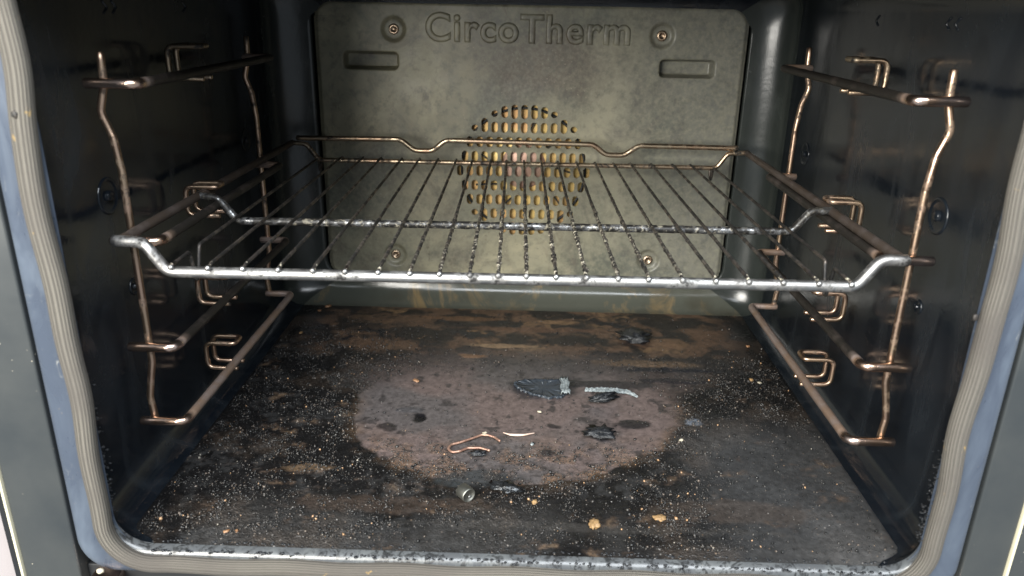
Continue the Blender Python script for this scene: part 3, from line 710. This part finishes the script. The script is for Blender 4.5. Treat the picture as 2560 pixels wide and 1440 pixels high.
# charred flake: thin leaf with a crisp raised edge
leaf = [(.0029, .1853), (.0060, .1893), (.0100, .1905), (.0250, .1935), (.0440, .1935), (.0490, .1850), (.0500, .1720), (.0440, .1625), (.0326, .1600), (.0200, .1650), (.0119, .1720), (.0050, .1790)]
P = resample([Vector((x, y, 0)) for x, y in leaf+leaf[:1]], .0011)[:-1]
P = [p+Vector((random.gauss(0, .0005), random.gauss(0, .0007), 0)) for p in P]
cx_ = sum(p.x for p in P)/len(P); cy_ = sum(p.y for p in P)/len(P); V = []; F = []; NPf = len(P)
for k, (fr, z, jj) in enumerate(((1.02, 0, .0004), (1.02, .0012, .0006), (.985, .0020, .0005), (.93, .0014, .0002), (.6, .0010, 0), (.2, .0011, 0))):
    for p in P: V.append((cx_+(p.x-cx_)*fr+random.uniform(-jj, jj), cy_+(p.y-cy_)*fr+random.uniform(-jj, jj), ZF+z+random.uniform(-jj, jj)*.8))
for i in range(5):
    for k in range(NPf): F.append((i*NPf+k, i*NPf+(k+1) % NPf, (i+1)*NPf+(k+1) % NPf, (i+1)*NPf+k))
F.append(tuple(5*NPf+k for k in range(NPf))); mb = MB(); mb.add(V, F)
tag(mb.build('charred_flake', M_FLAKE), 'flat leaf shaped slate black charred flake on the floor patch', 'burnt flake')
V, F = [], []
for i in range(9):
    for j in range(7):
        V.append((.0440+.0075*i/8+.001*math.sin(j*2.1), .1640+.030*j/6+random.uniform(-.0006, .0006), ZF+.0012+.0026*abs(math.sin(i*1.25+j*.4))+.0016*random.random()))
for i in range(8):
    for j in range(6): a = i*7+j; F.append((a, a+1, a+8, a+7))
mb = MB(); mb.add(V, F); o = mb.build('crumpled_scrap', M_ASH); tag(o, 'crumpled grey scrap standing at the right end of the leaf shaped flake', 'ash scrap')
so = o.modifiers.new('s', 'SOLIDIFY'); so.thickness = .0006
P = resample([(.0655, .1768, 0), (.0850, .1765, 0), (.1020, .1745, 0), (.1100, .1665, 0)], .0012); V = []; F = []; nP = len(P)
for i, p in enumerate(P):
    u = i/(nP-1); wd = .0035*math.sin(math.pi*min(1, u*.85+.12))**.5*(.8+.35*random.random()); zb_ = .0010+.0014*math.sin(u*3)+.0004*random.random()
    for a, b in ((-1, 0), (-1, .5), (-.35, 1.5), (.3, .7), (1, 1.2), (1, 0)): V.append((p.x+a*wd*.25, p.y+a*wd, ZF+zb_*.4+b*.0010*(.6+.8*random.random())))
for i in range(nP-1):
    for k in range(6): F.append((i*6+k, i*6+(k+1) % 6, (i+1)*6+(k+1) % 6, (i+1)*6+k))
F += [tuple(range(6)), tuple((nP-1)*6+k for k in reversed(range(6)))]
mb = MB(); mb.add(V, F); tag(mb.build('ash_sliver', M_ASH, None, False), 'long pale grey ash sliver right of the charred flake', 'ash sliver')
put('char_clump', rock(.0072, (1.5, .7, .45), 3, .4, 5, 1.0), (.0800, .1570, ZF), M_CHAR, 'glossy black charcoal clump just below the pale ash sliver', 'char clump', rz=.3)
put('char_clump', rock(.0075, (1.5, 1, .28), 3, .4, 6, 1.0), (.0723, .1030, ZF), M_CHAR, 'flat black char clump on the right part of the brown patch', 'char clump')
put('char_clump', rock(.0100, (1.5, 1.1, .28), 3, .4, 8, 1.0), (.1223, .2910, ZF), M_CHAR, 'black char clump far back on the floor near the right rear', 'char clump')
put('foil_scrap', rock(.0070, (1.5, .75, .30), 3, .5, 9, .7), (.0009, .0275, ZF), plain('shiny_black_foil', (.06, .065, .07), (.02, .02, .02), .12, 400, metallic=.7, bmp=.0008), 'shiny crinkled black scrap lying right of the small metal cap', 'foil scrap', rz=-.25)
put('char_clump', rock(.0040, (1.4, .8, .4), 3, .4, 15, 1.0), (-.0215, .0690, ZF), M_CHAR, 'small black char clump under the lower end of the bent wire', 'char clump')
# crumbs one can point to
CR = [(-.2054, .3560, .0028, M_ORANGE, 'largest orange crumb in the far left corner of the oven floor'), (-.2120, .3434, .0018, M_ORANGE, 'small orange crumb in front of the large one in the far left corner'),
      (-.2153, .2835, .0017, M_TAN, 'tan crumb at the left wall halfway to the back'), (-.0843, .1854, .0026, M_ORANGE, 'pinkish crumb at the upper left of the brown patch'),
      (.0591, -.0102, .0042, M_TAN, 'largest yellow tan flake on the front part of the floor'), (.1031, -.0010, .0034, M_TAN, 'curled tan flake near the front right of the floor'),
      (.0208, .0130, .0022, M_TAN, 'pair-sized tan crumb in front of the shiny black scrap'), (.0252, .1365, .0015, M_WHITE, 'round white crumb in the middle of the brown patch'),
      (-.1740, -.0270, .0016, M_ORANGE, 'leftmost orange crumb by the front lip'), (-.1680, -.0262, .0013, M_ORANGE, 'second orange crumb from the left by the front lip'),
      (.2345, .2798, .0020, M_ORANGE, 'orange crumb near the right wall toward the back'), (.2178, .2054, .0022, M_TAN, 'tan crumb near the right wall level with the charred flake'),
      (.2240, .2000, .0017, M_WHITE, 'pale crumb just right of the tan crumb at the right wall'), (.1350, .0980, .0018, M_WHITE, 'pale crumb at the right edge of the brown patch'),
      (-.0180, .1000, .0016, M_WHITE, 'pale crumb above the bend of the copper wire'), (.0190, .0860, .0016, M_ASH, 'grey crumb right of the end of the bent wire')]
for k, (x, y, r, mt, lab) in enumerate(CR):
    put('crumb', rock(r*.9, (1.35, .9, .42), 3, .45, 20+k, .28), (x, y, ZF), mt, lab, 'crumb', 'separate crumbs on the oven floor', rz=random.uniform(0, 3))
put('crumb', rock(.0022, (1, .8, .8), 2, .3, 60), (-.2480, -.0450, -.2020), M_WHITE, 'yellow crumb on the flange below the lower left bend of the seal', 'crumb')

# fine crumbs: nobody could count them
def crumbs(NB):
    bx = rng.uniform(fx0+.006, fx1-.006, NB*5); by = rng.uniform(fy0+.008, fy1-.012, NB*5)
    ix = np.clip(((bx-fx0)/(fx1-fx0)*(nx-1)).astype(int), 0, nx-1); iy = np.clip(((by-fy0)/(fy1-fy0)*(ny-1)).astype(int), 0, ny-1)
    prob = .02+crust[iy, ix]**1.3*np.clip((f2[iy, ix]-.40)*6, .05, 1); ok = rng.random(NB*5) < prob; bx, by, ix, iy = bx[ok][:NB], by[ok][:NB], ix[ok][:NB], iy[ok][:NB]
    n_ = len(bx); size = np.clip(rng.lognormal(-.1, .55, n_), .3, 3.2)*.00044
    base = np.array([(1, 0, 0), (-1, 0, 0), (0, 1, 0), (0, -1, 0), (0, 0, 1), (0, 0, -1.)]); tri = np.array([(0, 2, 4), (2, 1, 4), (1, 3, 4), (3, 0, 4), (2, 0, 5), (1, 2, 5), (3, 1, 5), (0, 3, 5)])
    V = base[None]*rng.uniform(.45, 1.35, (n_, 6, 1)); 
    q = rng.normal(size=(n_, 4)); q /= np.linalg.norm(q, axis=1)[:, None]; w, x, y, z = q.T
    R = np.stack([1-2*(y*y+z*z), 2*(x*y-z*w), 2*(x*z+y*w), 2*(x*y+z*w), 1-2*(x*x+z*z), 2*(y*z-x*w), 2*(x*z-y*w), 2*(y*z+x*w), 1-2*(x*x+y*y)], -1).reshape(n_, 3, 3)
    V = np.einsum('nij,nkj->nki', R, V)*size[:, None, None]
    V += np.stack([bx, by, Z[iy, ix]+size*.45], -1)[:, None]
    F = (tri[None]+(np.arange(n_)*6)[:, None, None]).reshape(-1, 3)
    kind = rng.random(n_); c = np.zeros((n_, 3)); c[:] = (.012, .012, .012); c[kind > .55] = (.04, .037, .034); c[kind > .88] = (.085, .068, .055); c[kind > .984] = (.22, .20, .17); c[kind > .988] = (.36, .22, .12)
    c *= rng.uniform(.7, 1.3, (n_, 1))
    me = np_mesh(V.reshape(-1, 3), F); a = me.attributes.new('stain', 'FLOAT_COLOR', 'FACE')
    a.data.foreach_set('color', np.repeat(np.concatenate([c, np.ones((n_, 1))], 1), 8, 0).astype(np.float32).ravel())
    o = link('fine_crumbs', me, M_CRUMB, None, False); return tag(o, 'fine black and tan burnt crumbs scattered over the whole oven floor', 'crumbs', kind='stuff')
crumbs(36000)
# baked grease: little glossy beads along the front lip and the lower right rim
def beads(n_):
    V = []; F = []
    for k in range(n_):
        q = random.random()
        if q < .62:
            c_ = Vector((X0+random.uniform(-.225, .235), -.0385+random.gauss(0, .0012), FLOOR+.0001)); c_.y += .0025 if random.random() < .5 else -.0050; c_.z -= .0006 if c_.y < -.040 else 0
            if c_.y < -.0405: c_.z = FLOOR-.0012
        elif q < .90: c_ = Vector((X0+.2452+random.gauss(0, .0010), -.038+random.gauss(0, .003), -.165+abs(random.gauss(0, .035))))
        else: c_ = Vector((X0-.2452-random.gauss(0, .0006), -.038+random.gauss(0, .003), -.165+abs(random.gauss(0, .05))))
        V_, F_ = rock(random.uniform(.0003, .0011), (1.2, 1, .7), 1, .5, 900+k); n0_ = len(V)
        V += [Vector(v)+c_ for v in V_]; F += [tuple(i+n0_ for i in f) for f in F_]
    tag(link('baked_grease', mesh(V, F), M_CHAR, oven), kind='stuff')
beads(900)

for x, z in ((-.2400, .0790), (.2440, -.0140), (-.0560, -.1930), (-.0170, -.1932)):
    mb = MB(); V_, F_ = rock(.0017, (1, .5, 1.2), 2, .4, int(abs(x)*1e4)); mb.add([Vector(v)+Vector((x, -.0505, z)) for v in V_], F_); mb.build('seal_hook', M_RUNG, gk)
